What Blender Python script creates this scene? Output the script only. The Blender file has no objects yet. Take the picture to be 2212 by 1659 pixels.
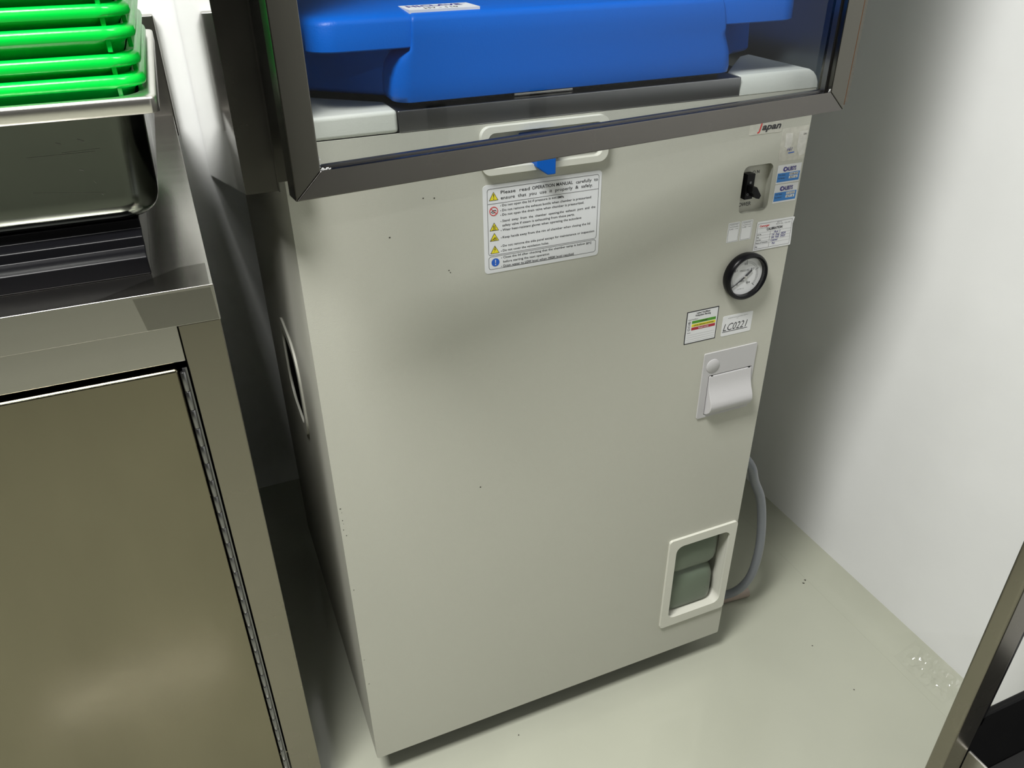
import bpy, bmesh, math, random
from mathutils import Vector, Matrix, noise
random.seed(7)
sc = bpy.context.scene
COL = sc.collection

# ---------------------------------------------------------------- camera
def make_camera():
    F, P, R, Y = 1708.79, math.radians(31.36017), math.radians(-0.624305), math.radians(22.5)
    cp, sp, cr, sr = math.cos(P), math.sin(P), math.cos(R), math.sin(R)
    fw = Vector((0, cp, -sp)); up = Vector((0, sp, cp)); rt = Vector((1, 0, 0))
    r2 = cr*rt + sr*up; u2 = -sr*rt + cr*up
    B = Matrix(((math.cos(Y), math.sin(Y), 0), (-math.sin(Y), math.cos(Y), 0), (0, 0, 1)))
    r2, u2, fw = B @ r2, B @ u2, B @ fw
    m = Matrix((r2, u2, -fw)).transposed().to_4x4()
    m.translation = (-0.09277, -0.82030, 1.26355)
    cd = bpy.data.cameras.new('camera'); cd.sensor_width = 36; cd.sensor_fit = 'HORIZONTAL'
    cd.lens = F*36/2212; cd.clip_start = 0.02; cd.clip_end = 50
    c = bpy.data.objects.new('camera', cd); COL.objects.link(c); c.matrix_world = m
    sc.camera = c
make_camera()

# ---------------------------------------------------------------- world, lights, exposure
w = bpy.data.worlds.new('world'); sc.world = w; w.use_nodes = True
bg = w.node_tree.nodes['Background']; bg.inputs[0].default_value = (.9, .95, 1, 1); bg.inputs[1].default_value = .1
sc.view_settings.view_transform = 'Standard'; sc.view_settings.look = 'None'
sc.view_settings.exposure = 0.0; sc.view_settings.gamma = 1.0
try: sc.view_settings.use_curve_mapping = False
except Exception: pass

def area(name, loc, sx, sy, power, col=(1, .99, .965), rot=(0, 0, 0)):
    d = bpy.data.lights.new(name, 'AREA'); d.shape = 'RECTANGLE'; d.size = sx; d.size_y = sy
    d.energy = power; d.color = col
    o = bpy.data.objects.new(name, d); COL.objects.link(o); o.location = loc; o.rotation_euler = rot
    return o
area('ceiling_lamp_left', (-.62, -0.62, 2.60), .75, .44, 88)
area('ceiling_lamp_back', (-.62, .22, 2.60), .5, .25, 10)
area('ceiling_lamp_front', (-.95, -2.80, 2.60), .95, .03, 11)

# ---------------------------------------------------------------- materials
def lin(c):
    c /= 255.
    return c/12.92 if c <= .04045 else ((c+.055)/1.055)**2.4
def rgb(r, g, b): return (lin(r), lin(g), lin(b), 1)
def mat(name, col, rough=.5, metal=0., bump=0., bscale=40, stretch=None, var=0., vscale=6, spec=.5, coat=0., rvar=0., vstretch=None):
    m = bpy.data.materials.new(name); m.use_nodes = True
    nt = m.node_tree; b = nt.nodes['Principled BSDF']
    b.inputs['Base Color'].default_value = col
    b.inputs['Roughness'].default_value = rough; b.inputs['Metallic'].default_value = metal
    b.inputs['Specular IOR Level'].default_value = spec
    if coat: b.inputs['Coat Weight'].default_value = coat; b.inputs['Coat Roughness'].default_value = .08
    tc = None
    def coords(st):
        nonlocal tc
        if tc is None: tc = nt.nodes.new('ShaderNodeTexCoord')
        mp = nt.nodes.new('ShaderNodeMapping'); nt.links.new(tc.outputs['Object'], mp.inputs[0])
        if st: mp.inputs['Scale'].default_value = st
        return mp.outputs[0]
    if bump:
        n = nt.nodes.new('ShaderNodeTexNoise'); n.inputs['Scale'].default_value = bscale; n.inputs['Detail'].default_value = 5
        nt.links.new(coords(stretch), n.inputs['Vector'])
        bp = nt.nodes.new('ShaderNodeBump'); bp.inputs['Strength'].default_value = bump; bp.inputs['Distance'].default_value = .001
        nt.links.new(n.outputs['Fac'], bp.inputs['Height']); nt.links.new(bp.outputs[0], b.inputs['Normal'])
    if var or rvar:
        n = nt.nodes.new('ShaderNodeTexNoise'); n.inputs['Scale'].default_value = vscale; n.inputs['Detail'].default_value = 6
        nt.links.new(coords(vstretch), n.inputs['Vector'])
        if var:
            r = nt.nodes.new('ShaderNodeMapRange'); r.inputs[1].default_value = .3; r.inputs[2].default_value = .7
            r.inputs[3].default_value = 1-var; r.inputs[4].default_value = 1+var
            nt.links.new(n.outputs['Fac'], r.inputs[0])
            mx = nt.nodes.new('ShaderNodeVectorMath'); mx.operation = 'SCALE'; mx.inputs[0].default_value = col[:3]
            nt.links.new(r.outputs[0], mx.inputs['Scale']); nt.links.new(mx.outputs[0], b.inputs['Base Color'])
        if rvar:
            r = nt.nodes.new('ShaderNodeMapRange'); r.inputs[1].default_value = .3; r.inputs[2].default_value = .7
            r.inputs[3].default_value = max(.02, rough-rvar); r.inputs[4].default_value = rough+rvar
            nt.links.new(n.outputs['Fac'], r.inputs[0]); nt.links.new(r.outputs[0], b.inputs['Roughness'])
    return m
M = {}
M['wall'] = mat('white_plaster', (.79, .80, .79, 1), .75, bump=.25, bscale=22, var=.03, vscale=5)
M['wall_dark'] = mat('dark_unseen_wall', (.02, .02, .016, 1), .6, var=.1, vscale=2)  # unseen walls, coloured dark so the steel reflects darker
M['ceiling'] = mat('ceiling_paint', (.7, .7, .68, 1), .9)
M['floor'] = mat('grey_green_epoxy', (.40, .41, .335, 1), .07, bump=.05, bscale=14, var=.05, vscale=3, spec=.5)
M['floor_gloss'] = mat('thick_glossy_epoxy', (.40, .41, .335, 1), .09, bump=.5, bscale=45, var=.05, vscale=3)
M['floor_glint'] = mat('glint_patch_epoxy', (.40, .41, .335, 1), .05)  # glossy coat of the lumps added for floor glints
M['beige'] = mat('beige_powder_coat', (.455, .455, .395, 1), .42, bump=.25, bscale=900, var=.015, vscale=3)
M['ivory'] = mat('ivory_plastic', (.60, .60, .53, 1), .45, bump=.15, bscale=700)
M['white_plastic'] = mat('pale_grey_plastic', (.55, .57, .52, 1), .4, bump=.2, bscale=600)
M['blue'] = mat('blue_plastic', (.0, .098, .47, 1), .38, bump=.2, bscale=700, spec=.2)
M['black'] = mat('black_plastic', (.004, .004, .005, 1), .30, bump=.05, bscale=300, spec=.16)
M['black_matt'] = mat('black_rubber', (.010, .010, .010, 1), .7)
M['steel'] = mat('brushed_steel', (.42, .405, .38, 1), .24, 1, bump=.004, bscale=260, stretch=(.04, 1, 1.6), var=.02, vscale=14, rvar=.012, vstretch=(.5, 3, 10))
M['steel_v'] = mat('brushed_steel_upright', (.25, .232, .19, 1), .27, 1, bump=.015, bscale=260, stretch=(1.5, 1.5, .04), var=.05, vscale=5, rvar=.05)
M['steel_hood'] = mat('dark_reflection_brushed_steel', (.15, .142, .135, 1), .26, 1, bump=.012, bscale=260, stretch=(.04, 1, 1.6), var=.06, vscale=6, rvar=.05)  # dark reflection of the space in front put into the base colour
M['steel_hood_v'] = mat('dark_reflection_brushed_steel_upright', (.135, .13, .115, 1), .26, 1, bump=.012, bscale=260, stretch=(1.5, 1.5, .04), var=.06, vscale=6, rvar=.05)  # same darkened base, dark reflection put into the colour
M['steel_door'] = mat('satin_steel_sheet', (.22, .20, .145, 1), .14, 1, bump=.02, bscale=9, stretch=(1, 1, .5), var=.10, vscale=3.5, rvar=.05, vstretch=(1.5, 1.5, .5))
M['steel_mirror'] = mat('polished_steel', (.56, .56, .53, 1), .035, 1, bump=.02, bscale=5)
M['steel_inner'] = mat('haze_tinted_sheet_steel', (.36, .39, .42, 1), .33, 1, var=.08, vscale=6)  # lighter, bluish base stands in for haze on the glass
M['steel_dark'] = mat('dark_steel', (.22, .22, .225, 1), .30, 1, bump=.05, bscale=200, stretch=(1, 10, 10))
M['steel_pan'] = mat('dark_reflection_pressed_steel', (.11, .12, .105, 1), .17, 1, bump=.03, bscale=30, rvar=.05, vscale=30)  # base darkened for the reflection of someone standing in front
M['scratch'] = mat('scuffed_steel', (.20, .21, .19, 1), .35, 1)
M['steel_rim'] = mat('worn_steel_rim', (.72, .70, .67, 1), .28, 1, bump=.08, bscale=200)
M['green'] = mat('green_plastic', (.0, .52, .045, 1), .25, bump=.1, bscale=300, spec=.3)
M['silicone'] = mat('clear_silicone', (.55, .56, .56, 1), .12, bump=.5, bscale=400)
M['paper'] = mat('paper_label', (.68, .69, .70, 1), .5)
M['paper_old'] = mat('worn_label', (.52, .51, .45, 1), .6, var=.12, vscale=120)
M['paper_worn'] = mat('rubbed_label', (.60, .59, .55, 1), .6, var=.1, vscale=150)
M['ink'] = mat('black_ink', (.02, .02, .025, 1), .5)
M['ink_grey'] = mat('grey_ink', (.16, .16, .17, 1), .5)
M['ink_blue'] = mat('navy_ink', (.04, .03, .22, 1), .5)
M['ink_red'] = mat('red_ink', (.62, .03, .03, 1), .5)
M['yellow'] = mat('yellow_ink', (.72, .62, .02, 1), .5)
M['sign_blue'] = mat('blue_ink', (.01, .10, .50, 1), .5)
M['label_blue'] = mat('sky_blue_ink', (.02, .18, .52, 1), .5)
M['label_green'] = mat('green_ink', (.06, .26, .01, 1), .5)
M['label_red'] = mat('crimson_ink', (.36, .015, .03, 1), .5)
M['grey_plastic'] = mat('light_grey_plastic', (.46, .455, .46, 1), .4, bump=.1, bscale=600)
M['hose'] = mat('grey_vinyl', (.20, .215, .24, 1), .28)
M['pink'] = mat('pinkish_vinyl', (.36, .29, .25, 1), .35)
M['dirt'] = mat('dried_dirt', (.05, .045, .035, 1), .8)
M['rust'] = mat('rust', (.14, .06, .02, 1), .8)
M['bottle'] = mat('frosted_polythene', (.20, .25, .185, 1), .32, var=.08, vscale=20)
_b = M['bottle'].node_tree.nodes['Principled BSDF']; _b.inputs['Transmission Weight'].default_value = .35; _b.inputs['Roughness'].default_value = .4
def glassmat(name, tint, ior):
    m = bpy.data.materials.new(name); m.use_nodes = True; nt = m.node_tree; nt.nodes.clear()
    o = nt.nodes.new('ShaderNodeOutputMaterial'); mx = nt.nodes.new('ShaderNodeMixShader')
    t = nt.nodes.new('ShaderNodeBsdfTransparent'); t.inputs[0].default_value = tint
    g = nt.nodes.new('ShaderNodeBsdfGlossy'); g.inputs['Roughness'].default_value = .0
    f = nt.nodes.new('ShaderNodeFresnel'); f.inputs[0].default_value = ior
    ge = nt.nodes.new('ShaderNodeNewGeometry'); inv = nt.nodes.new('ShaderNodeMath'); inv.operation = 'SUBTRACT'; inv.inputs[0].default_value = 1
    nt.links.new(ge.outputs['Backfacing'], inv.inputs[1]); mu = nt.nodes.new('ShaderNodeMath'); mu.operation = 'MULTIPLY'
    nt.links.new(f.outputs[0], mu.inputs[0]); nt.links.new(inv.outputs[0], mu.inputs[1])
    nt.links.new(mu.outputs[0], mx.inputs[0]); nt.links.new(t.outputs[0], mx.inputs[1]); nt.links.new(g.outputs[0], mx.inputs[2])
    nt.links.new(mx.outputs[0], o.inputs[0]); return m
M['glass'] = glassmat('window_glass', (.965, .975, .985, 1), 1.32)
M['lens'] = glassmat('gauge_glass', (.97, .97, .97, 1), 1.45)

# ---------------------------------------------------------------- mesh helpers
WORLD = {}
def new_obj(name, data, parent=None):
    o = bpy.data.objects.new(name, data); COL.objects.link(o)
    if parent is not None: o.parent = parent
    return o
def tag(o, label=None, cat=None, group=None, kind=None):
    if label: o['label'] = label
    if cat: o['category'] = cat
    if group: o['group'] = group
    if kind: o['kind'] = kind
    return o
def thing(name, label, cat, loc=(0, 0, 0), rz=0., group=None, rx=0.):
    o = new_obj(name, None); o.location = loc; o.rotation_euler = (rx, 0, rz); o.empty_display_size = .05
    WORLD[o.name] = Matrix.Translation(loc) @ Matrix.Rotation(rz, 4, 'Z') @ Matrix.Rotation(rx, 4, 'X')
    return tag(o, label, cat, group)
def sub_empty(name, parent, loc, rz):
    o = new_obj(name, None, parent); m = Matrix.Translation(loc) @ Matrix.Rotation(rz, 4, 'Z')
    pw = WORLD[parent.name]; o.matrix_local = pw.inverted() @ m; WORLD[o.name] = m; return o

def rr(x0, x1, z0, z1, r, n=6):
    r = min(r, (x1-x0)/2-1e-6, (z1-z0)/2-1e-6); p = []
    for cx, cz, a0 in ((x1-r, z0+r, -90), (x1-r, z1-r, 0), (x0+r, z1-r, 90), (x0+r, z0+r, 180)):
        for i in range(n+1):
            a = math.radians(a0+90*i/n); p.append((cx+r*math.cos(a), cz+r*math.sin(a)))
    return p
def circle(cx, cz, r, n=48): return [(cx+r*math.cos(2*math.pi*i/n), cz+r*math.sin(2*math.pi*i/n)) for i in range(n)]
def eval_curve(cu):
    o = bpy.data.objects.new('tmp', cu); COL.objects.link(o)
    dg = bpy.context.evaluated_depsgraph_get(); dg.update()
    me = bpy.data.meshes.new_from_object(o.evaluated_get(dg))
    vs = [tuple(v.co) for v in me.vertices]; fs = [tuple(p.vertices) for p in me.polygons]
    COL.objects.unlink(o); bpy.data.objects.remove(o); bpy.data.meshes.remove(me); bpy.data.curves.remove(cu)
    return vs, fs
FRONT = lambda p: (p[0], -p[2], p[1])          # curve plane -> world XZ, extrude along y
class MB:
    def __init__(s): s.v = []; s.f = []; s.mi = []; s.mats = []
    def m(s, k):
        if k not in s.mats: s.mats.append(k)
        return s.mats.index(k)
    def add(s, vs, fs, k, T=None):
        b = len(s.v); i = s.m(k)
        s.v += [tuple(T(v)) if T else tuple(v) for v in vs]
        s.f += [tuple(b+j for j in f) for f in fs]; s.mi += [i]*len(fs); return s
    def box(s, x0, x1, y0, y1, z0, z1, k):
        vs = [(x, y, z) for z in (z0, z1) for y in (y0, y1) for x in (x0, x1)]
        return s.add(vs, [(0, 2, 3, 1), (4, 5, 7, 6), (0, 1, 5, 4), (2, 6, 7, 3), (0, 4, 6, 2), (1, 3, 7, 5)], k)
    def prism(s, pts, a, b, k, axis='z'):
        n = len(pts)
        T = {'z': lambda p, t: (p[0], p[1], t), 'y': lambda p, t: (p[0], t, p[1]), 'x': lambda p, t: (t, p[0], p[1])}[axis]
        vs = [T(p, a) for p in pts]+[T(p, b) for p in pts]
        fs = [tuple(range(n))[::-1], tuple(range(n, 2*n))]+[(i, (i+1) % n, n+(i+1) % n, n+i) for i in range(n)]
        return s.add(vs, fs, k)
    def plate(s, outer, holes, t0, t1, k, T=None, mid=None):
        """outline with holes in a plane, thickness t0..t1 (y when T is None)"""
        cu = bpy.data.curves.new('c', 'CURVE'); cu.dimensions = '2D'; cu.fill_mode = 'BOTH'; cu.extrude = abs(t1-t0)/2
        for loop in [outer]+list(holes):
            sp = cu.splines.new('POLY'); sp.points.add(len(loop)-1)
            for q, pt in zip(sp.points, loop): q.co = (pt[0], pt[1], 0, 1)
            sp.use_cyclic_u = True
        vs, fs = eval_curve(cu); c = (t0+t1)/2
        return s.add(vs, fs, k, T or (lambda p: (p[0], c-p[2], p[1])))
    def text(s, body, x0, x1, z, cap, y, k, bold=0., shear=0., T=None, align=None):
        cu = bpy.data.curves.new('t', 'FONT'); cu.body = body; cu.size = 1; cu.resolution_u = 2; cu.offset = bold; cu.shear = shear
        vs, fs = eval_curve(cu)
        if not vs: return s
        a = min(v[0] for v in vs); b = max(v[0] for v in vs); sz = cap/CAPH
        if x1 is None: kx = sz
        else: kx = (x1-x0)/max(b-a, 1e-6)
        TT = T or (lambda p: (p[0], y, p[1]))
        return s.add(vs, fs, k, lambda p: TT((x0+(p[0]-a)*kx, z+p[1]*sz, 0)))
    def line(s, pts, wd, y, k, closed=False, T=None):
        n = len(pts)
        for i in range(n if closed else n-1):
            a = Vector((pts[i][0], pts[i][1])); b = Vector((pts[(i+1) % n][0], pts[(i+1) % n][1])); d = b-a
            if d.length < 1e-9: continue
            d.normalize(); q = Vector((-d.y, d.x))*wd/2; e = d*wd/4
            ps = [a-q-e, b-q+e, b+q+e, a+q-e]
            s.add([(p.x, y, p.y) if T is None else T((p.x, p.y, 0)) for p in ps], [(0, 1, 2, 3)], k)
        return s
    def poly(s, pts, y, k): return s.add([(p[0], y, p[1]) for p in pts], [tuple(range(len(pts)))], k)
    def loft(s, rings, k, cap0=True, cap1=True):
        n = len(rings[0]); vs = [p for r in rings for p in r]; fs = []
        for j in range(len(rings)-1):
            for i in range(n): fs.append((j*n+i, j*n+(i+1) % n, (j+1)*n+(i+1) % n, (j+1)*n+i))
        if cap0: fs.append(tuple(range(n))[::-1])
        if cap1: fs.append(tuple((len(rings)-1)*n+i for i in range(n)))
        return s.add(vs, fs, k)
    def lathe(s, prof, k, T, n=48, cap0=True, cap1=True):
        rings = [[T((r*math.cos(2*math.pi*i/n), r*math.sin(2*math.pi*i/n), h)) for i in range(n)] for r, h in prof]
        return s.loft(rings, k, cap0, cap1)
    def tube(s, pts, r, k, n=14, sub=6, smooth=True):
        P = [Vector(p) for p in pts]
        if smooth and len(P) > 2:
            Q = [P[0]*2-P[1]]+P+[P[-1]*2-P[-2]]; out = []
            for i in range(1, len(Q)-2):
                for j in range(sub):
                    t = j/sub; a, b, c, d = Q[i-1:i+3]
                    out.append(.5*((2*b)+(-a+c)*t+(2*a-5*b+4*c-d)*t*t+(-a+3*b-3*c+d)*t**3))
            out.append(P[-1]); P = out
        rings = []; up = Vector((0, 0, 1)); prev = None
        for i, p in enumerate(P):
            d = (P[min(i+1, len(P)-1)]-P[max(i-1, 0)]).normalized()
            if prev is None: u = d.orthogonal().normalized()
            else: u = (prev-d*prev.dot(d)).normalized()
            prev = u; v = d.cross(u)
            rings.append([tuple(p+r*(math.cos(2*math.pi*j/n)*u+math.sin(2*math.pi*j/n)*v)) for j in range(n)])
        return s.loft(rings, k)
    def build(s, name, parent=None, local=False, bevel=0., smooth=None, seg=2, angle=40):
        me = bpy.data.meshes.new(name); vs = s.v
        if parent is not None and not local:
            inv = WORLD[parent.name].inverted(); vs = [tuple(inv @ Vector(v)) for v in vs]
        me.from_pydata(vs, [], s.f); me.update()
        for k in s.mats: me.materials.append(M[k])
        me.polygons.foreach_set('material_index', s.mi)
        bm = bmesh.new(); bm.from_mesh(me); bmesh.ops.recalc_face_normals(bm, faces=bm.faces)
        lim = math.radians(angle)
        if smooth:
            for f in bm.faces: f.smooth = True
            for e in bm.edges:
                if len(e.link_faces) == 2 and e.calc_face_angle(0) > lim: e.smooth = False
        bm.to_mesh(me); bm.free()
        o = new_obj(name, me, parent)
        WORLD[o.name] = WORLD[parent.name] if parent is not None else Matrix.Identity(4)
        if bevel:
            b = o.modifiers.new('bevel', 'BEVEL'); b.width = bevel; b.segments = seg; b.limit_method = 'ANGLE'; b.angle_limit = math.radians(35)
            b.harden_normals = False
            for p in me.polygons: p.use_smooth = True
            w_ = o.modifiers.new('normals', 'WEIGHTED_NORMAL'); w_.keep_sharp = True
        return o
_cu = bpy.data.curves.new('t', 'FONT'); _cu.body = 'H'; _cu.size = 1
_v, _f = eval_curve(_cu); CAPH = max(v[1] for v in _v)

# ---------------------------------------------------------------- the setting
XR, YB, XL, YF, ZC = 1.040, .884, -2.6, -3.7, 2.68
FLOOR_SPECKS = ((.966, .085, .0035), (.957, .079, .003), (.247, -.014, .0018), (.859, -.062, .0016), (.860, -.174, .0018))
def struct(mb, name, **k): return tag(mb.build(name, **k), kind='structure')
fl = MB().box(XL-.1, XR+.1, YF-.1, YB+.1, -.1, 0, 'floor')
for sx, sy, sr in FLOOR_SPECKS:
    fl.add([(sx+sr*random.uniform(.5, 1.2)*math.cos(a*1.047), sy+sr*random.uniform(.5, 1.2)*math.sin(a*1.047), .0002) for a in range(6)], [tuple(range(6))], 'dirt')
struct(fl, 'floor')
struct(MB().box(XL-.1, XR+.1, YF-.1, YB+.1, ZC, ZC+.1, 'ceiling'), 'ceiling')
struct(MB().box(XL-.1, XR+.1, YB, YB+.1, 0, ZC, 'wall'), 'wall_back')
struct(MB().box(XR, XR+.1, YF, YB, 0, ZC, 'wall'), 'wall_right')
struct(MB().box(XL-.1, XL, YF, YB, 0, ZC, 'wall_dark'), 'wall_left')
struct(MB().box(XL-.1, XR+.1, YF-.1, YF, 0, ZC, 'wall_dark'), 'wall_front')

cv_ = MB(); cr_ = [(.970+.070*i/14, .0002+.0300*(i/14)**2.3) for i in range(15)]+[(1.0405, .0303), (1.0405, -.002), (.970, -.002)]
cv_.prism([(x, z) for x, z in cr_], YF, YB, 'floor_gloss', axis='y'); struct(cv_, 'trim_1', smooth=True, angle=30)
# rough lumps added to catch lamp glints at the foot of the right wall
dp = MB(); NX, NY = 44, 100; X0, X1, Y0, Y1 = .985, 1.034, -.262, -.145
def cove(x): return .0002+.0300*max(0, (x-.970)/.070)**2.3
def lump(x, y):
    u, v = (x-X0)/(X1-X0), (y-Y0)/(Y1-Y0); w_ = max(0, math.sin(math.pi*u))*max(0, math.sin(math.pi*v))
    n = noise.noise(Vector((x*62, y*62, 3.1)))+.55*noise.noise(Vector((x*150, y*150, 7.7)))
    return .00025+w_**.7*(.0042*n)
dp.add([(X0+(X1-X0)*i/NX, Y0+(Y1-Y0)*j/NY, cove(X0+(X1-X0)*i/NX)+lump(X0+(X1-X0)*i/NX, Y0+(Y1-Y0)*j/NY)) for j in range(NY+1) for i in range(NX+1)],
       [(j*(NX+1)+i, j*(NX+1)+i+1, (j+1)*(NX+1)+i+1, (j+1)*(NX+1)+i) for j in range(NY) for i in range(NX)], 'floor_glint')
struct(dp, 'trim_2', smooth=True, angle=80)

# ---------------------------------------------------------------- autoclave
A = thing('autoclave', 'beige floor-standing laboratory autoclave with blue lid and pressure gauge behind a steel framed glass door', 'autoclave', (.335, .31, 0))
W, ZT, D, ZB = .67, 1.0585, .62, .06
def body():
    b = MB(); t = .0016
    holes = [rr(.543, .655, .152, .330, .012), rr(.5745, .6215, .906, .9695, .008), rr(.219, .362, 1.010, 1.050, .010), rr(.556, .640, .590, .690, .003)]
    b.plate(rr(0, W, ZB, ZT, .003, 3), holes, 0, t, 'beige')
    # left side with the grip opening
    hole = rr(.205, .355, .572, .712, .045)
    b.plate(rr(t, D, ZB, ZT, .002, 2), [hole], 0, t, 'beige', T=lambda p: (p[2]+t/2, p[0], p[1]))
    b.box(W-t, W, t, D, ZB, ZT, 'beige'); b.box(t, W-t, D-t, D, ZB, ZT, 'beige'); b.box(t, W-t, t, D-t, ZB+.004, ZB+.006, 'steel_dark')
    # window tunnel, switch well, latch well
    def well(x0, x1, z0, z1, d, k='beige', floor=True):
        e = .0012
        b.box(x0-e, x0, t, d, z0-e, z1+e, k); b.box(x1, x1+e, t, d, z0-e, z1+e, k)
        b.box(x0, x1, t, d, z0-e, z0, k); b.box(x0, x1, t, d, z1, z1+e, k)
        if floor: b.box(x0-e, x1+e, d, d+e, z0-e, z1+e, k)
    well(.5410, .6570, .1500, .3320, .20); well(.5745, .6215, .906, .9695, .009); well(.219, .362, 1.010, 1.050, .012)
    # paint chips and specks
    for x, z, r in ((.0035, .592, .0011), (.0045, .585, .0006), (.004, .572, .0009), (.0045, .566, .0006), (.0035, .556, .0008), (.006, .545, .0011), (.1975, .566, .0016), (.169, .897, .0010), (.1705, .894, .0008), (.1025, .9475, .0012), (.1440, .9865, .0011), (.1565, .9850, .0011), (.0045, .445, .0008), (.0035, .30, .0008), (.005, .245, .0009), (.62, .2, .0006)):
        pts = [(x+r*random.uniform(.6, 1.2)*math.cos(a*1.047), z+r*random.uniform(.5, 1.)*math.sin(a*1.047)) for a in range(6)]
        b.poly(pts, -.0002, 'dirt')
    yf = .0087
    b.text('O N', .5962, .6068, .9553, .0042, yf, 'ink', .004); b.text('OFF', .5955, .6080, .9250, .0042, yf, 'ink', .004); b.text('POWER', .5772, .6005, .9127, .0052, yf, 'ink', .006)
    return b.build('cabinet_body', A)
BODY = body()
MB().box(.1232, .5505, -.0005, .60, 1.0586, 1.0812, 'steel_dark').build('chamber_deck', A, bevel=.0015)
# corner covers
L_ = [(.000, .000), (.1230, .000), (.1230, .046), (.050, .108), (.000, .125)]
R_ = [(.5510, .000), (.671, .000), (.671, .125), (.634, .116), (.558, .036), (.551, .028)]
MB().prism(L_, 1.0587, 1.0822, 'white_plastic').build('corner_cover', A, bevel=.0045, seg=3)
rc = MB()
for j, (z, ins) in enumerate(((1.0587, 0),)): pass
rc.loft([[(x-(i if x > .66 else 0), y+(i*.45 if y < .01 else 0), z) for x, y in R_] for z, i in ((1.0587, 0), (1.066, .0008), (1.073, .0035), (1.078, .0075), (1.0812, .0125), (1.0822, .017))], 'white_plastic')
rc.build('corner_cover', A, smooth=True, bevel=.0012)
# lid
lid = MB()
oct_ = [(.129, .036), (.055, .102), (.022, .118), (.022, .50), (.12, .585), (.55, .585), (.648, .50), (.648, .118), (.612, .102), (.5375, .036)]
lid.loft([[(.335+(x-.335)*s, .33+(y-.33)*s, z) for x, y in oct_] for z, s in ((1.0876, .985), (1.091, 1.), (1.145, .99))], 'blue')
lid.build('lid', A, bevel=.004, seg=3); LID = bpy.data.objects['lid']
# wings and top cap: rounded slab with stepped underside
cap = MB()
def capring(z, g, f): return [(x, y, z) for x, y in rr(.040+g, .628-g, -.001+f, .57, .03, 8)]
cap.loft([capring(1.1400, .002, .003), capring(1.1415, 0, 0), capring(1.164, .001, .0005), capring(1.168, .003, .0025), capring(1.1705, .007, .007), capring(1.1725, .03, .03), capring(1.176, .08, .08)], 'blue')
cap.build('lid_cap', LID, smooth=True, angle=60)
# front tongue: leans and flares towards its rounded foot
tg = MB()
def tring(z, xl, xr, yf, yb, r=.009): return [(x, y, z) for x, y in rr(xl, xr, yf, yb, r, 6)]
tg.loft([tring(1.0868, .128, .532, .004, .12, .016), tring(1.0885, .1225, .536, -.0020, .12, .018), tring(1.095, .1205, .5365, -.0035, .12, .019), tring(1.110, .1215, .5345, -.0035, .12, .019), tring(1.122, .1240, .529, -.0035, .12, .018), tring(1.131, .1290, .523, -.0035, .12, .014), tring(1.1375, .1405, .519, -.0035, .12, .004),
         tring(1.150, .1425, .516, -.0035, .12, .003), tring(1.164, .1430, .512, -.0032, .12, .003), tring(1.1685, .1435, .5115, -.0012, .12, .004), tring(1.1712, .145, .510, .004, .12, .005)], 'blue')
tg.build('lid_front', LID, smooth=True, angle=60)
np_ = MB(); TP = lambda p: (p[0], p[1], 1.1745)
np_.box(.1445, .2185, .005, .046, 1.1705, 1.1738, 'paper')
TT = lambda p: (p[0], p[1], 1.17395)
np_.text('HICLAVE', .150, .208, .0275, .0125, 0, 'ink_blue', bold=.03, T=TT)
np_.text('TM', .209, .2135, .036, .003, 0, 'ink_blue', T=TT)
np_.text('HV - 110', .163, .198, .0105, .0085, 0, 'ink', bold=.01, T=TT)
np_.build('nameplate', LID)
MB().box(.258, .330, .012, .05, 1.0814, 1.0852, 'steel').build('latch_plate', A, bevel=.0008)
MB().box(.14, .53, .020, .5, 1.0814, 1.0874, 'black_matt').build('lid_gasket', A)
# latch
la = MB(); la.plate(rr(.2115, .3690, 1.0035, 1.0562, .011), [rr(.2195, .3615, 1.0105, 1.0495, .008)], -.007, 0, 'ivory')
LATCH = la.build('latch_bezel', A, bevel=.0022, seg=3)
lv = MB(); lv.prism([(.2600, 1.0440), (.2975, 1.0440), (.2975, .9985), (.2875, .9985), (.2740, 1.0085), (.2740, 1.036), (.2600, 1.039)], -.016, .006, 'blue', axis='y')
lv.build('lever', LATCH, bevel=.0015)
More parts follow.
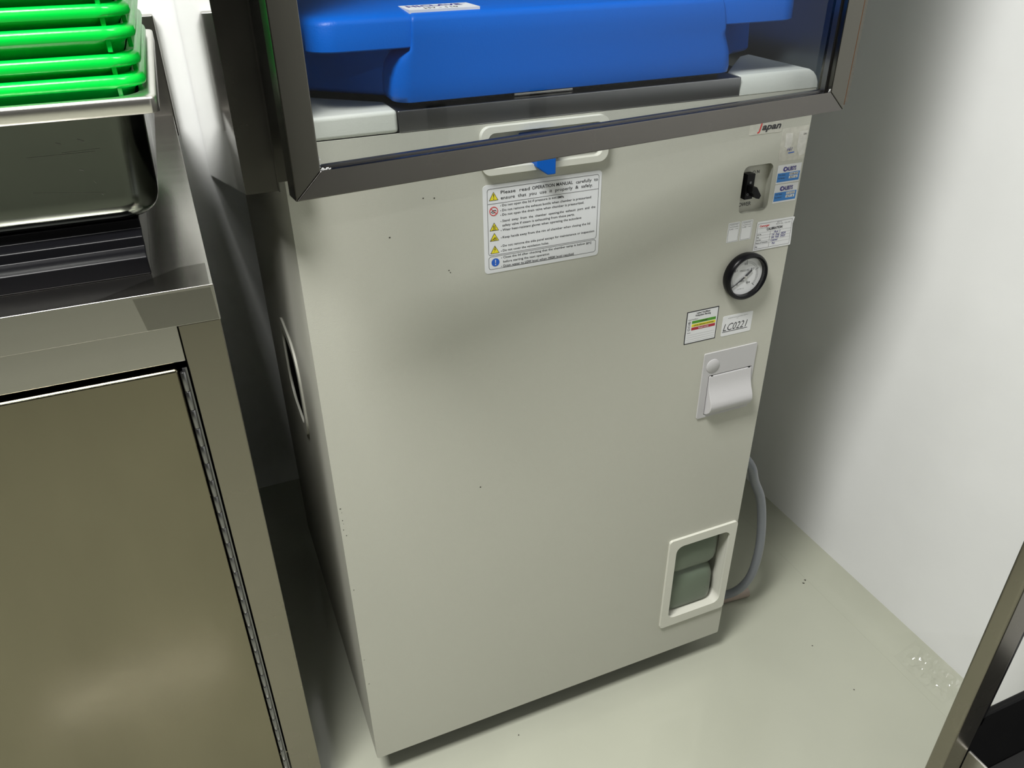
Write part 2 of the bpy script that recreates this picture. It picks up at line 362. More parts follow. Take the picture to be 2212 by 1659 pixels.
# operation label
def warning():
    b = MB(); b.plate(rr(.2135, .3655, .8840, .9912, .0045), [], -.0005, 0, 'paper'); Y = -.0007; t = .0004
    b.line(rr(.2188, .3618, .9066, .9865, .003, 4), t, Y, 'ink', True); b.line([(.2188, .9690), (.3618, .9690)], t, Y, 'ink')
    b.line(rr(.2188, .3613, .8890, .9049, .003, 4), t, Y, 'ink', True)
    c1 = .0037
    b.text('Please  read ', .2353, .2716, .9794, c1, Y, 'ink', .006); b.text('OPERATION MANUAL', .2745, .3270, .9793, c1, Y, 'ink', .014); b.text('carefully  to', .3312, .3605, .9790, c1, Y, 'ink', .006)
    b.text('ensure  that  you  use  it  properly  &  safely.', .2352, .3538, .9729, c1, Y, 'ink', .006)
    c = .0027
    for tx, x0, x1, z in (('Do not open the lid if pressure is not ', .2368, .3062, .9646), ('Do not remove the exhaust bottle when chamber is pressurized', .2368, .3522, .9588), ('Do not open the drain valve when chamber is pressurized.', .2368, .3430, .9534),
                          ('Stand  away  from  the  chamber  opening,the  exhaust  port  and  the', .2368, .3585, .9459), ('safety valve if steam is exhausting from these parts.', .2368, .3308, .9404), ('Wear heat-resistant gloves when operating the autoclave', .2368, .3400, .9349),
                          ('Keep hands away from the rim of chamber when closing the lid', .2368, .3523, .9259), ('Do not remove the side panel except for maintenance or inspection', .2368, .3586, .9153), ('Do not cover the ventilation holes.', .2368, .2970, .9094),
                          ('Close the lid after checking that the chamber temp is below', .2372, .3465, .9007), ('before starting the next operation', .2372, .2977, .8952), ('Drain water to ', .2372, .2640, .8899), ('level when ', .2750, .2945, .8899), ('level reached', .3075, .3311, .8899)):
        b.text(tx, x0, x1, z, c, Y, 'ink', .008)
    b.text('0MPa', .3072, .3157, .9642, c, Y, 'ink', .02); b.text('50\u00b0C', .3480, .3554, .9003, c, Y, 'ink', .02)
    b.text('LOW', .2655, .2738, .8899, c, Y, 'ink', .025); b.text('HIGH', .2965, .3058, .8899, c, Y, 'ink', .025); b.line([(.2372, .8893), (.3320, .8893)], .0003, Y, 'ink')
    for z in (.9655, .9597, .9543, .9468, .9358, .9268, .9162, .9103, .9016, .8908): b.poly(circle(.2350, z, .0005, 8), Y, 'ink')
    def tri(cx, zt, zb):
        b.poly([(cx-.0058, zb), (cx+.0058, zb), (cx, zt)], Y, 'ink'); b.poly([(cx-.0049, zb+.0005), (cx+.0049, zb+.0005), (cx, zt-.0011)], Y-.0001, 'yellow')
    for cx, zt, zb in ((.2265, .9830, .9728), (.2265, .9467, .9368), (.2265, .9341, .9242), (.2268, .9185, .9086)): tri(cx, zt, zb)
    Y2 = Y-.0002
    b.poly([(.2259, .9803), (.2271, .9803), (.2268, .9760), (.2262, .9760)], Y2, 'ink'); b.poly(circle(.2265, .9746, .0006, 10), Y2, 'ink')
    for k in (-1, 0, 1): b.line([(.2265+k*.0011, .9390), (.2268+k*.0011, .9402), (.2262+k*.0011, .9416), (.2266+k*.0011, .9430)], .0005, Y2, 'ink')
    b.line([(.2240, .9379), (.2290, .9379)], .0005, Y2, 'ink')
    b.line([(.2225, .9253), (.2262, .9272), (.2292, .9272)], .0006, Y2, 'ink'); b.line([(.2250, .9262), (.2268, .9285), (.2285, .9282)], .0005, Y2, 'ink'); b.line([(.2252, .9255), (.2295, .9257)], .0006, Y2, 'ink')
    b.poly([(.2272, .9166), (.2260, .9135), (.2268, .9133), (.2256, .9100), (.2277, .9140), (.2268, .9143), (.2280, .9166)], Y2, 'ink')
    b.plate(circle(.2263, .9603, .0053, 32), [circle(.2263, .9603, .0045, 32)], Y-.0002, Y, 'ink_red')
    b.line([(.2230, .9590), (.2262, .9612), (.2285, .9612), (.2292, .9600)], .0008, Y, 'ink'); b.line([(.2245, .9582), (.2285, .9585)], .0008, Y, 'ink'); b.line([(.2229, .9637), (.2297, .9569)], .0007, Y2-.0001, 'ink_red')
    b.poly(circle(.2272, .8972, .0051, 32), Y, 'sign_blue'); b.poly([(.2266, .9006), (.2278, .9006), (.2275, .8961), (.2269, .8961)], Y2, 'paper'); b.poly(circle(.2272, .8946, .0007, 10), Y2, 'paper')
    o = b.build('operation_label', A); o['label'] = 'white safety label with yellow warning triangles'; return o
warning()
# power switch
sw = MB(); sw.box(.5800, .5925, -.002, .009, .9255, .9590, 'black'); SW = sw.build('circuit_breaker', A, bevel=.0006)
tgl = MB(); tgl.prism([(.5822, .9450), (.5902, .9440), (.5985, .9320), (.5962, .9275), (.5905, .9290), (.5822, .9380)], -.012, .0, 'black', axis='y'); tgl.build('toggle', SW, bevel=.0008)
mk = MB(); mk.box(.5845, .5872, -.0025, -.0019, .9465, .9495, 'ink_grey'); mk.plate(circle(.5840, .9325, .0016, 20), [circle(.5840, .9325, .0010, 20)], -.0025, -.0019, 'ink_grey'); mk.build('marking', SW)
# pressure gauge
gx, gz = .5972, .8165
G = MB(); TG = lambda p: (gx+p[0], -p[2], gz+p[1])
G.lathe([(.0325, 0), (.0338, .004), (.0342, .010), (.0335, .0125), (.031, .0145), (.0285, .0135), (.0278, .010), (.0276, .007)], 'black', TG, 64, True, False)
GB = G.build('pressure_gauge', A, smooth=True, angle=50)
d = MB(); d.lathe([(.0278, .0066), (.0278, .0071)], 'paper', TG, 64)
yd = -.0074; cx, cz = gx-.002, gz-.0005
for r_ in (.0225, .0200): d.line([(cx+r_*math.cos(math.radians(a)), cz+r_*math.sin(math.radians(a))) for a in range(215, -41, -5)], .00022, yd, 'ink_grey')
for i in range(41):
    a = math.radians(215-i*255/40); r0 = .0200; r1 = .0225
    if i % 10 == 0: r0, r1 = .0190, .0240
    d.line([(cx+r0*math.cos(a), cz+r0*math.sin(a)), (cx+r1*math.cos(a), cz+r1*math.sin(a))], .0006 if i % 10 == 0 else .00025, yd, 'ink')
for s_, x, z in (('0.1', .5775, .8255), ('0.2', .5925, .8335), ('0.3', .6050, .8245), ('0.4', .6005, .8045), ('0', .5835, .8040)): d.text(s_, x, None, z, .0030, yd, 'ink', .01)
d.text('PRESSURE', .5868, .6015, .8240, .0026, yd, 'ink_grey'); d.text('MPa', .5895, .5960, .8085, .0026, yd, 'ink_grey', .01)
d.text('CLASS 1.6', .5860, .5970, .7975, .0014, yd, 'ink_grey')
d.build('dial', GB)
n_ = MB(); yn = -.0092
n_.prism([(.5735, .8022), (.5740, .8017), (cx+.0008, cz-.0010), (cx-.0008, cz+.0012)], yn, yn+.0006, 'ink', axis='y')
n_.prism([(cx-.001, cz+.0014), (cx+.001, cz-.0014), (.6062, .8238), (.6045, .8262)], yn, yn+.0006, 'ink', axis='y')
n_.lathe([(.0018, .0085), (.0018, .0112), (.0008, .0118)], 'steel_rim', lambda p: (cx+p[0], -p[2], cz+p[1]), 20)
n_.build('needle', GB)
g_ = MB(); g_.lathe([(.0282, .0125), (.022, .0128), (.010, .0131), (.0005, .0132)], 'lens', TG, 48, False, True); g_.build('glass', GB, smooth=True)
# printer
pr = MB(); pr.plate(rr(.5505, .6435, .5862, .6990, .0015, 2), [rr(.562, .640, .5905, .6605, .002, 2)], -.0022, 0, 'grey_plastic'); pr.box(.560, .642, .004, .008, .588, .662, 'black_matt')
PR = pr.build('receipt_printer', A, bevel=.0008)
pb = MB(); pb.lathe([(.0112, 0), (.0112, .0028), (.0104, .0034), (.0005, .0036)], 'grey_plastic', lambda p: (.5668+p[0], -p[2], .6768+p[1]), 40); pb.build('button', PR, smooth=True)
cv = MB(); prof = [(.004, .6590), (-.0022, .6590), (-.0032, .6570), (-.0040, .6480), (-.0062, .6380), (-.0100, .6280), (-.0145, .6190), (-.0165, .6120), (-.0160, .6060), (-.0130, .6000), (-.0080, .5950), (-.0030, .5922), (.004, .5922)]
cv.prism(prof, .5632, .6392, 'grey_plastic', axis='x'); cv.build('paper_cover', PR, smooth=True, angle=50, bevel=.0006)
MB().box(.5665, .5690, -.003, .004, .6590, .6603, 'black').build('cover_hinge', PR); MB().box(.6330, .6365, -.003, .004, .6590, .6606, 'black').build('cover_hinge', PR)
# drain window bezel
wb = MB(); wb.plate(rr(.5300, .6670, .1350, .3440, .006), [rr(.5445, .6540, .1545, .3270, .014)], -.0045, 0, 'ivory')
wb.plate(rr(.5405, .6580, .1505, .3310, .014), [rr(.5430, .6555, .1530, .3285, .014)], 0, .024, 'ivory')
wb.build('window_bezel', A, bevel=.002, seg=3)
# stickers
def sticker(name, fn, label=None):
    b = MB(); fn(b); o = b.build(name, A)
    if label: o['label'] = label
    return o
def st_japan(b):
    b.plate(rr(.5742, .6242, 1.0090, 1.0450, .001, 2), [], -.0003, 0, 'paper_old'); b.text('J', .5862, .5925, 1.0135, .0088, -.0005, 'ink_red', .03, .25); b.text('apan', .5928, .6224, 1.0140, .0078, -.0005, 'ink', .03, .25)
    b.text('TESTED IN', .594, .612, 1.0245, .0022, -.0005, 'label_green')
sticker('country_sticker', st_japan)
def st_old(b):
    b.plate([(.6270, 1.0120), (.6680, 1.0130), (.6685, .9690), (.6270, .9700), (.6262, .990)], [], -.0002, 0, 'paper_old')
    b.plate([(.6545, 1.0060), (.6682, 1.0065), (.6684, .9760), (.6600, .9740), (.6540, .985)], [], -.0004, -.0002, 'paper_worn')
    b.plate([(.6330, 1.0060), (.6440, 1.0050), (.6450, .9920), (.6420, .9830), (.6340, .9880)], [], -.0004, -.0002, 'paper_worn')
    b.text('OM', .6615, .6660, 1.0010, .0024, -.0006, 'ink'); b.text('Hi1', .6385, .6470, .9825, .0045, -.0006, 'ink_blue', 0, .3); b.line([(.6415, .9798), (.6505, .9802)], .0012, -.0006, 'sign_blue')
sticker('torn_sticker', st_old, 'torn and dirty remains of a sticker')
def calsys(z0, t1, t2):
    def f(b):
        b.plate(rr(.6288, .6675, z0-.0022, z0+.0228, .0005, 2), [], -.0003, 0, 'paper')
        b.box(.6301, .6663, -.0005, -.0003, z0, z0+.0120, 'label_blue')
        b.plate(circle(.6412, z0+.0168, .0033, 24), [circle(.6418, z0+.0168, .0016, 16)], -.0005, -.0003, 'ink_blue'); b.text('ALIBSYS', .6440, .6590, z0+.0142, .0052, -.0006, 'ink_blue', .03)
        b.box(.6495, .6640, -.0006, -.0005, z0+.0078, z0+.0112, 'paper'); b.box(.6492, .6637, -.0006, -.0005, z0+.0034, z0+.0068, 'paper')
        b.text(t1, .6505, .6632, z0+.0083, .0024, -.0008, 'ink'); b.text(t2, .6505, .6615, z0+.0038, .0024, -.0008, 'ink', .01)
        b.text('Cal. Date', .6318, .6425, z0+.0085, .0019, -.0007, 'ink'); b.text('Cal. Number', .6315, .6430, z0+.0042, .0019, -.0007, 'ink')
    return f
sticker('calibration_sticker', calsys(.9418, '10-08-2024', 'ACT - 6'), 'upper of the two blue and white calibration stickers')
sticker('calibration_sticker', calsys(.9156, '12 Jul 2024', 'ACT - 8'), 'lower of the two blue and white calibration stickers')
for x0 in (.5615, .5825):
    def qrl(b, x0=x0):
        b.plate(rr(x0, x0+.0190, .8678, .8955, .001, 2), [], -.0003, 0, 'paper'); b.line(rr(x0+.0012, x0+.0178, .8690, .8943, .0008, 2), .0003, -.0005, 'ink_grey', True)
        for k in range(3): b.text(('INVENTORY', 'AUTOCLAVE', 'LAB  110')[k], x0+.003, x0+.016, .8918-k*.0030, .0016, -.0005, 'ink_grey')
    sticker('asset_sticker', qrl)
def st_cal(b):
    b.plate([(.6090, .8905), (.6690, .8900), (.6718, .8890), (.6700, .8800), (.6712, .8660), (.6722, .8500), (.6715, .8485), (.6085, .8488)], [], -.0009, -.0004, 'paper')
    b.line([(.6105, .8874), (.6677, .8874), (.6690, .8512), (.6101, .8512)], .0003, -.0011, 'ink', True)
    for z in (.8742, .8701, .8661, .8619, .8575): b.line([(.6105, z), (.6680, z)], .0002, -.0011, 'ink_grey')
    b.line([(.6330, .8742), (.6337, .8512)], .0003, -.0011, 'ink')
    Y = -.0012
    b.text('Camecgai', .6135, .6295, .8825, .0028, Y, 'ink_red', .02, .2); b.text('Jl. Industri Selatan', .6128, .6270, .8802, .0012, Y, 'ink_grey'); b.text('CALIBRATION', .6261, .6525, .8764, .0034, Y, 'ink', .03)
    b.text('ASM-T-2', .6420, .6505, .8850, .0015, Y, 'ink_grey'); b.text('Effective date : 12 Jun 2024', .6410, .6650, .8826, .0015, Y, 'ink_grey')
    for tx, x1, z in (('I.D. No.', .6185, .8710), ('Date', .6150, .8670), ('Due Date', .6190, .8630), ('Name of Technician', .6310, .8588), ('Sign', .6145, .8535)): b.text(tx, .6112, x1, z, .0019, Y, 'ink', .012)
    for tx, x0, x1, z in (('Aut 1', .6390, .6500, .8712), ('14  Aug  2024', .6370, .6600, .8672), ('04  Feb  2025', .6365, .6600, .8632), ('Calmer', .6360, .6480, .8592), ('Pad', .6390, .6440, .8545)): b.text(tx, x0, x1, z, .0028, Y, 'ink_blue', .01, .25)
sticker('paper_record', st_cal, 'white calibration record form filled in with blue pen')
def st_lay(b):
    b.plate(rr(.5118, .5650, .7225, .7740, .0006, 2), [], -.0003, 0, 'ink'); b.plate(rr(.5132, .5636, .7240, .7725, .0006, 2), [], -.0005, -.0003, 'paper'); Y = -.0007
    b.text('Label Verifikasi', .5280, .5500, .7688, .0026, Y, 'ink', .02); b.text('Kelayakan Barang', .5265, .5515, .7652, .0026, Y, 'ink', .02); b.text('Hasil Verifikasi :', .5150, .5320, .7602, .0018, Y, 'ink_grey', .01)
    for k, (z, kk, tx, ik) in enumerate(((.7544, 'label_green', 'LAYAK', 'ink'), (.7491, 'yellow', 'LAYAK DENGAN CATATAN', 'ink'), (.7439, 'label_red', 'TIDAK LAYAK', 'paper'))):
        b.box(.5216, .5614, -.0007, -.0005, z, z+.0041, kk); wd = (.006, .0165, .009)[k]; b.text(tx, .5415-wd, .5415+wd, z+.0011, .0019, -.0009, ik, .02)
        b.line(rr(.5158, .5186, z+.0004, z+.0036, .0002, 1), .0005, Y, 'ink', True)
    b.line([(.5162, .7566), (.5170, .7552), (.5186, .7578)], .0005, Y, 'ink'); b.text('Catatan :', .5150, .5215, .7398, .0018, Y, 'ink_grey', .01)
    for z in (.7366, .7330, .7294, .7262): b.line([(.5150, z), (.5618, z)], .0002, Y, 'ink_grey')
sticker('verification_sticker', st_lay, 'sticker with green, yellow and red bars')
def st_lc(b):
    b.plate(rr(.5748, .6268, .7222, .7545, .002, 3), [], -.0004, 0, 'paper'); b.text('LC0221', .5772, .6192, .7306, .0112, -.0006, 'ink', -.004, .28); b.line([(.5764, .7290), (.6200, .7290)], .0008, -.0006, 'ink')
    b.text('INTERNATIONAL EQUIPMENT SERVICE', .5835, .6180, .7498, .0011, -.0006, 'ink_grey'); b.text('LTD', .5985, .6015, .7474, .0010, -.0006, 'ink_grey')
sticker('number_sticker', st_lc)
# side grip
sg = MB(); TS = lambda p: (p[2], p[0], p[1])
sg.plate(rr(.195, .365, .562, .722, .052), [rr(.212, .348, .579, .705, .040)], 0, .003, 'beige', T=lambda p: (p[2]-.0015, p[0], p[1]))
sg.plate(rr(.204, .356, .571, .713, .045), [], 0, .004, 'beige', T=lambda p: (p[2]+.012, p[0], p[1])); sg.build('side_grip', A, bevel=.0015)
# castors
def castor(x, y):
    c = MB(); c.lathe([(.024, -.012), (.026, -.008), (.026, .008), (.024, .012)], 'black_matt', lambda p: (x+p[2], y+p[0], .026+p[1]), 28)
    c.box(x-.016, x-.0135, y-.014, y+.014, .02, .062, 'steel'); c.box(x+.0135, x+.016, y-.014, y+.014, .02, .062, 'steel'); c.box(x-.02, x+.02, y-.02, y+.02, .062, .0642, 'steel')
    c.build('castor', A, smooth=True)
for x in (.07, .60):
    for y in (.09, .54): castor(x, y)

# exhaust bottle behind the window
bt = MB()
def br(z, g, r=.020): return [(x, y, z) for x, y in rr(.5435+g, .6500-g, .0085+g, .150-g, r, 6)]
bt.loft([br(.1520, .012), br(.1535, .005), br(.160, .001), br(.170, 0), br(.212, .001), br(.226, .004), br(.236, .010), br(.2405, .015), br(.2425, .016), br(.2445, .010), br(.2490, .004), br(.256, .001), br(.264, 0), br(.312, 0), br(.322, .004), br(.3285, .012)], 'bottle')
tag(bt.build('exhaust_bottle', smooth=True, angle=60), 'frosted plastic exhaust bottle seen through the lower window of the autoclave', 'bottle')

# hose and tube end
hz = MB(); hz.tube([(.6705, .16, .50), (.695, .10, .45), (.7269, .060, .4068), (.7478, .060, .3585), (.7700, .058, .3068), (.7850, .056, .2198), (.7865, .056, .1500), (.7800, .060, .100), (.764, .072, .062), (.735, .088, .042), (.700, .095, .036), (.66, .11, .033), (.62, .16, .033)], .0085, 'hose')
tag(hz.build('grey_hose', smooth=True), 'grey plastic drain hose looping from the side of the autoclave to the floor', 'hose')
pk = MB(); pk.tube([(.66, .118, .0115), (.72, .109, .0112), (.77, .1035, .0112), (.822, .0995, .0112)], .0110, 'pink'); tag(pk.build('tube_stub', smooth=True, angle=50), 'short pinkish tube end lying on the floor beside the autoclave', 'tube')

# ---------------------------------------------------------------- steel enclosure with glass door
E_ = thing('steel_enclosure', 'polished stainless steel enclosure with an ajar glass door around the top of the autoclave', 'enclosure', (.32, .42, 1.03))
e = MB(); ET = 2.10
def quadslab(pts, dx, k):     # panel in a near-YZ plane
    vs = list(pts)+[(p[0]+dx, p[1], p[2]) for p in pts]; n = len(pts)
    e.add(vs, [tuple(range(n)), tuple(range(n, 2*n))[::-1]]+[(i, (i+1) % n, n+(i+1) % n, n+i) for i in range(n)], k)
quadslab([(-.0424, -.040, 1.0275), (-.0440, .880, .798), (-.0440, .880, ET), (-.0424, -.040, ET)], .0015, 'steel_mirror'); e.build('left_panel', E_)
e = MB(); e.box(.690, .692, -.0300, .880, 1.050, ET, 'steel_inner'); e.build('right_panel', E_)
e = MB(); e.box(-.042, .690, .878, .880, 1.000, ET, 'steel_dark'); e.build('back_panel', E_)
e = MB(); e.box(-.042, .690, -.040, .878, ET-.002, ET, 'steel_dark'); e.build('top_panel', E_)
e = MB(); e.box(-.0422, -.0118, -.0415, -.040, 1.0272, ET, 'steel_hood_v'); e.box(-.0118, -.0106, -.0440, -.022, 1.0270, ET, 'steel_hood_v'); e.box(-.0106, .012, -.0225, -.0210, 1.0300, ET, 'steel_hood_v'); e.build('front_stile', E_)
e = MB(); e.box(.6815, .6885, -.0370, -.0300, 1.047, ET, 'steel_hood_v'); e.build('front_stile', E_)
# the door: swings on its right edge, a little ajar
BLx, BLy, BRx, BRy, DZ = -.0066, -.1200, .6782, -.0427, 1.039
ang = math.atan2(BRy-BLy, BRx-BLx); DW = math.hypot(BRy-BLy, BRx-BLx)
DR = sub_empty('glass_door', E_, (BLx, BLy, DZ), ang)
H = .95
def mitre(name, pts, dep, k):
    b = MB(); b.prism(pts, 0, dep, k, axis='y'); return b.build(name, DR, local=True, bevel=.0012)
iw, ir, ih = .0255, .0275, .0240
mitre('door_frame', [(0, 0), (DW, 0), (DW-ir, ih), (iw, ih)], .022, 'steel_hood')
mitre('door_frame', [(0, 0), (iw, ih), (iw, H-ih), (0, H)], .022, 'steel_hood_v')
mitre('door_frame', [(DW, 0), (DW, H), (DW-ir, H-ih), (DW-ir, ih)], .022, 'steel_hood_v')
mitre('door_frame', [(0, H), (iw, H-ih), (DW-ir, H-ih), (DW, H)], .022, 'steel_hood')
g = MB(); g.box(iw-.006, DW-ir+.006, .0150, .0190, ih-.006, H-ih+.006, 'glass'); g.build('glass_pane', DR, local=True)
g = MB()
for _ in range(26):
    x = iw+.001+abs(random.gauss(0, .004)); z = ih+random.uniform(-.0005, .0012)
    if random.random() < .35: x, z = iw+random.uniform(-.0006, .0008), ih+random.uniform(0, .012)
    r = random.uniform(.0006, .0013); g.lathe([(r*.9, 0), (r, r*.5), (r*.2, r)], 'silicone', (lambda X, Z: lambda p: (X+p[0], -.0002-p[2]*.5+.002, Z+p[1]))(x, z), 8)
for _ in range(10):
    x = DW-ir-random.uniform(0, .004); z = ih+random.uniform(-.0006, .0035); r = random.uniform(.0005, .0010)
    g.lathe([(r*.9, 0), (r, r*.5), (r*.2, r)], 'silicone', (lambda X, Z: lambda p: (X+p[0], -.0002-p[2]*.5+.002, Z+p[1]))(x, z), 8)
tag(g.build('sealant', DR, local=True, smooth=True), kind='stuff')
g = MB(); g.box(DW-ir-.003, DW-ir, .0080, .0150, ih, H-ih, 'steel_dark'); g.box(iw, DW-ir, .0095, .0150, ih, ih+.0016, 'steel_dark'); g.build('glazing_gasket', DR, local=True)
g = MB(); g.box(DW, DW+.0016, .0008, .022, .006, H, 'rust'); g.build('hinge_leaf', DR, local=True)

# ---------------------------------------------------------------- steel work table / cabinet on the left
T_ = thing('steel_cabinet', 'stainless steel worktop cabinet with splashback and hinged doors left of the autoclave', 'cabinet', (-.70, .45, 0))
TZ = .9236; x1 = -.0885; x0 = -1.35
b = MB(); b.prism([(.008, TZ-.0412), (.008, TZ), (.862, TZ), (.862, TZ-.0015), (.0095, TZ-.0015), (.0095, TZ-.0412)], x0, x1, 'steel', axis='x')
b.box(x1-.0015, x1, .0095, .862, TZ-.0412, TZ-.0016, 'steel'); b.build('countertop', T_, bevel=.0038, seg=4)
b = MB(); b.box(x0, -.0850, .860, .8838, TZ-.04, 1.0972, 'steel'); b.build('splashback', T_, bevel=.003, seg=3)
b = MB(); b.box(-.1325, -.0890, .0120, .052, .04, TZ-.0420, 'steel_v'); b.build('stile', T_, bevel=.0015)
b = MB(); b.box(-.80, -.1335, .0150, .052, .8370, TZ-.0420, 'steel'); b.build('top_rail', T_, bevel=.001)
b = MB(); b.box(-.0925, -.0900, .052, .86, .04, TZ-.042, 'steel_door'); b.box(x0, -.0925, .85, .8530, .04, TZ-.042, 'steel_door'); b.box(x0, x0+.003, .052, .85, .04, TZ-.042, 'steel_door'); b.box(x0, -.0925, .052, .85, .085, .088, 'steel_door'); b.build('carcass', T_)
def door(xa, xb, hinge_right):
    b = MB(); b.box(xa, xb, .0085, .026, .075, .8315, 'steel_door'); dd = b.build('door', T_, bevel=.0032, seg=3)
    hx = xb+.0042 if hinge_right else xa-.0042
    h = MB(); z = .078; i = 0
    h.box(min(hx, hx+.003), max(hx, hx+.003)+.002, .0135, .0145, .078, .830, 'steel_dark')
    while z < .828:
        h.lathe([(.0026, z), (.0031, z+.0006), (.0031, z+.0238), (.0026, z+.0244)], 'steel_dark', lambda p: (hx+p[0], .0100+p[1], p[2]), 12); z += .0250; i += 1
    h.build('piano_hinge', dd, smooth=True); return dd
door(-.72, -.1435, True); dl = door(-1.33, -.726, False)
h = MB(); h.tube([(-.69, .009, .50), (-.69, -.020, .50), (-.69, -.020, .62), (-.69, .009, .62)], .005, 'steel_rim', smooth=False); h.build('handle', T_, smooth=True)
for fx in (-1.30, -.115):
    for fy in (.055, .82):
        f = MB(); f.lathe([(.019, .0), (.021, .004), (.016, .012), (.016, .06)], 'steel_v', lambda p: (fx+p[0], fy+p[1], p[2]), 24); f.build('foot', T_, smooth=True)
MB().box(x0+.01, x0+.05, .0120, .052, .04, TZ-.0420, 'steel_v').build('stile', T_, bevel=.0015)

M['film'] = glassmat('clear_tape', (.80, .80, .79, 1), 1.6)
b = MB(); b.add([(-.2070, .0088, TZ+.0004), (-.0920, .0088, TZ+.0004), (-.0920, .0720, TZ+.0004), (-.1190, .0700, TZ+.0004)], [(0, 1, 2, 3)], 'film'); b.add([(-.1680, .0076, TZ-.003), (-.0920, .0076, TZ-.003), (-.0900, .0076, TZ-.0405), (-.1620, .0076, TZ-.0405)], [(0, 1, 2, 3)], 'film')
b.build('clear_tape', T_)

# black base under the pan
b = MB(); b.prism([(.0637, TZ+.0002), (.0637, .9425), (.0690, .9465), (.0800, .9500), (.0810, .9600), (.0850, .9620), (.0950, .9650), (.0965, .9752), (.56, .9752), (.56, TZ+.0002)], -.47, -.1475, 'black', axis='x')
tag(b.build('black_base', bevel=.0012), 'black stepped plastic base on the steel worktop under the deep pan', 'base')

# deep steel pan, turned a little
PX, PY = -.1015, .0560; pa = math.radians(-1.1)
def Rt(x, y, z): dx, dy = x-PX, y-PY; return (PX+dx*math.cos(pa)-dy*math.sin(pa), PY+dx*math.sin(pa)+dy*math.cos(pa), z)
pan = MB()
def pr_(z, g, r): return [Rt(x, y, z) for x, y in rr(PX-.325+g, PX-g, PY+g, PY+.53-g, r, 8)]
rings = [pr_(.9758, .052, .02), pr_(.9762, .042, .026), pr_(.9785, .034, .030), pr_(.9830, .0285, .034), pr_(.9890, .0245, .036), pr_(.9970, .0220, .038), pr_(1.0060, .0212, .038), pr_(1.0915, .0165, .036), pr_(1.0965, .0150, .034), pr_(1.0985, .0120, .030)]
inner = [pr_(1.1030, .0165, .034), pr_(1.0960, .0195, .034), pr_(1.006, .0240, .036), pr_(.9850, .031, .03), pr_(.9775, .055, .02)]
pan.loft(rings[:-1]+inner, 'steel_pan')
PAN = thing('food_pan', 'deep rectangular stainless steel pan with rolled rim on the black base, holding the green trays', 'pan', (PX-.16, PY+.26, .976))
def panpt(x, z):
    g_ = .0212+(.0165-.0212)*(z-1.006)/.0855
    return Rt(x, PY+g_-.0003, z)
for xa, za, xb, zb, wd in ((-.2317, 1.0545, -.1702, 1.0545, .00035), (-.200, 1.0560, -.165, 1.0570, .00025), (-.236, 1.0195, -.172, 1.0120, .00025), (-.2031, 1.0656, -.1985, 1.0645, .0016), (-.1830, 1.0675, -.1770, 1.0650, .0014), (-.1891, 1.0380, -.1850, 1.0370, .0016), (-.1785, 1.0250, -.1772, 1.0225, .0014), (-.1752, 1.0110, -.1735, 1.0100, .0012)):
    pan.add([panpt(xa, za-wd/2), panpt(xb, zb-wd/2), panpt(xb, zb+wd/2), panpt(xa, za+wd/2)], [(0, 1, 2, 3)], 'scratch')
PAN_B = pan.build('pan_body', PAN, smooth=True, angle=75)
rim = MB(); rim.loft([pr_(1.0985, .0158, .034), pr_(1.0975, .0030, .012), pr_(1.0910, .0022, .012), pr_(1.0893, .0010, .011), pr_(1.0900, 0, .010), pr_(1.1025, 0, .008), pr_(1.1045, .0007, .009), pr_(1.1056, .0025, .010), pr_(1.1058, .008, .014), pr_(1.1045, .0150, .03), pr_(1.1020, .0172, .034)], 'steel_rim', False, False)
rim.build('rim', PAN, smooth=True, angle=60)

# green trays: built once, then copied up the stack
TRX, TRY = -.1080, .0820
TR = thing('green_tray', 'bright green plastic tray at the bottom of the stack on the steel pan', 'tray', (TRX, TRY, 1.110), -.019, 'green trays stacked on the steel pan')
tb = MB()
def tr_(z, g, r): return [(x, y, z) for x, y in rr(-.30+g, -g, g, .46-g, r, 8)]
tb.loft([tr_(-.0325, .024, .022), tr_(-.031, .0205, .026), tr_(-.006, .0125, .028), tr_(.000, .0066, .028), tr_(.0095, .0062, .028), tr_(.0095, .0078, .027), tr_(.001, .0082, .027), tr_(-.005, .0142, .027), tr_(-.0295, .0220, .025)], 'green')
TB = tb.build('tray_body', TR, local=True, smooth=True, angle=50)
tl = MB(); tl.loft([tr_(-.0002, .0045, .028), tr_(.0002, .0012, .030), tr_(.0035, 0, .030), tr_(.0085, .0010, .030), tr_(.0115, .0040, .029), tr_(.0120, .0080, .028), tr_(.0110, .0128, .027), tr_(.0085, .0130, .027), tr_(.0085, .0050, .027)], 'green')
tl.f = tl.f[:-2] + []; tl.mi = tl.mi[:len(tl.f)]
TL = tl.build('tray_rim', TR, local=True, smooth=True, angle=60)
RBS = []
for px, py in ((-.026, .0078), (-.0078, .036)):
    rb = MB(); rb.box(px-.0022, px+.0022, py-.0022, py+.0022, -.0115, .003, 'green')
    RBS.append(rb.build('stacking_rib', TR, local=True, bevel=.0006))
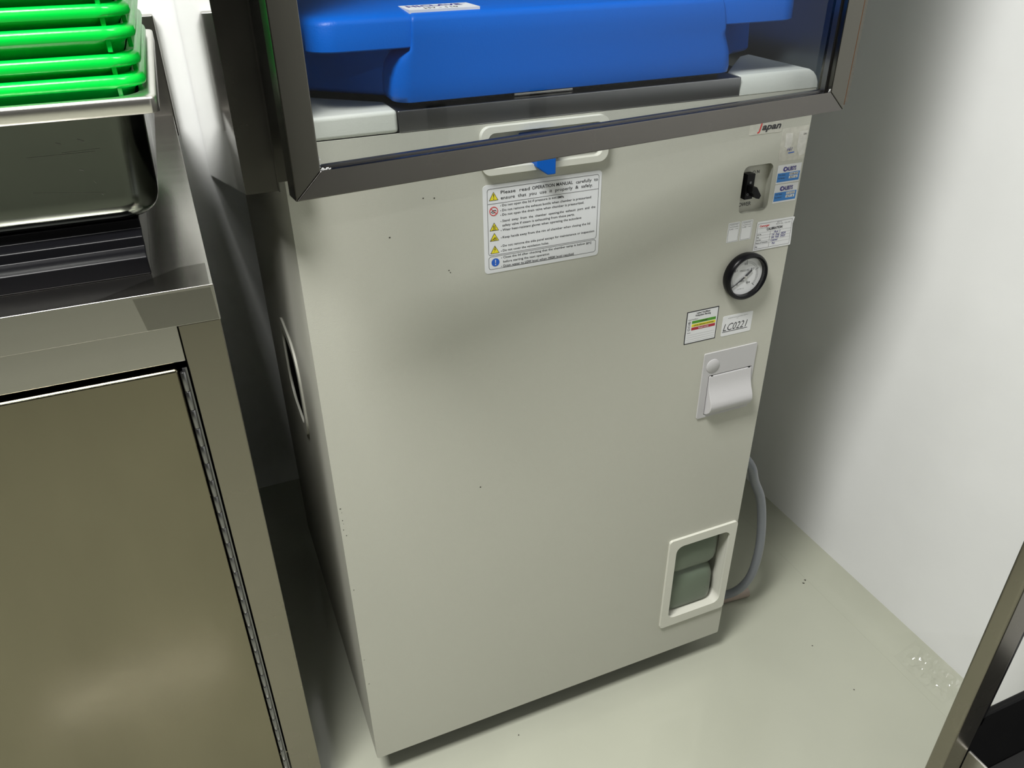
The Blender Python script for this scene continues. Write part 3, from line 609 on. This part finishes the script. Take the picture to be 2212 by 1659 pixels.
lv_ = [(1.110, 0, 0), (1.1290, -.0004, .002), (1.1540, .0005, .001), (1.1735, .0002, .003), (1.1950, 0, .002), (1.2170, -.0004, .001)]
for i, (z, dx, dy) in enumerate(lv_):
    if i == 0: continue
    c = TR.copy(); COL.objects.link(c); c.location = (TRX+dx, TRY+dy, z)
    c['label'] = ('bright green plastic tray at the bottom of the stack on the steel pan', 'green plastic tray, second from the bottom of the stack on the pan', 'green plastic tray, third from the bottom of the stack on the pan', 'green plastic tray, fourth from the bottom of the stack on the pan', 'green plastic tray, fifth from the bottom, cut by the top of the photo', 'green plastic tray at the very top of the stack on the pan')[i]
    for ch in (TB, TL, *RBS):
        q = ch.copy(); COL.objects.link(q); q.parent = c

# ---------------------------------------------------------------- trolley at lower right
K = thing('steel_trolley', 'stainless steel trolley with upright post and black inner panel standing by the right wall', 'trolley', (.89, -.75, 0))
def post(xa, xb, ya, yb):
    p = MB(); p.box(xa, xb, ya, yb, .05, .86, 'steel_v'); return p.build('post', K, bevel=.004, seg=4)
post(.7000, .7450, -.442, -.420); post(1.00, 1.045, -.442, -.420); post(.7000, .7450, -1.10, -1.078); post(1.00, 1.045, -1.10, -1.078)
p = MB(); p.box(.7440, .7520, -.4400, -.422, .30, .86, 'black'); p.build('rubber_strip', K, bevel=.001)
p = MB(); p.box(.7435, .7450, -1.078, -.4425, .130, .250, 'steel'); p.box(.7450, .7480, -1.078, -.4425, .2475, .2500, 'steel_rim'); p.build('shelf_rail', K, bevel=.0006)
p = MB(); p.box(.7450, 1.045, -.4400, -.4300, .150, .3195, 'black'); p.build('back_panel', K, bevel=.003)
p = MB(); p.box(.7450, 1.045, -1.078, -.4405, .146, .160, 'black_matt'); p.build('shelf', K)
for x in (.722, 1.022):
    for y in (-.431, -1.089):
        c = MB(); c.lathe([(.022, -.01), (.025, -.006), (.025, .006), (.022, .01)], 'black_matt', lambda q: (x+q[2], y+q[0], .025+q[1]), 24); c.box(x-.014, x+.014, y-.012, y+.012, .03, .052, 'steel'); c.build('castor', K, smooth=True)
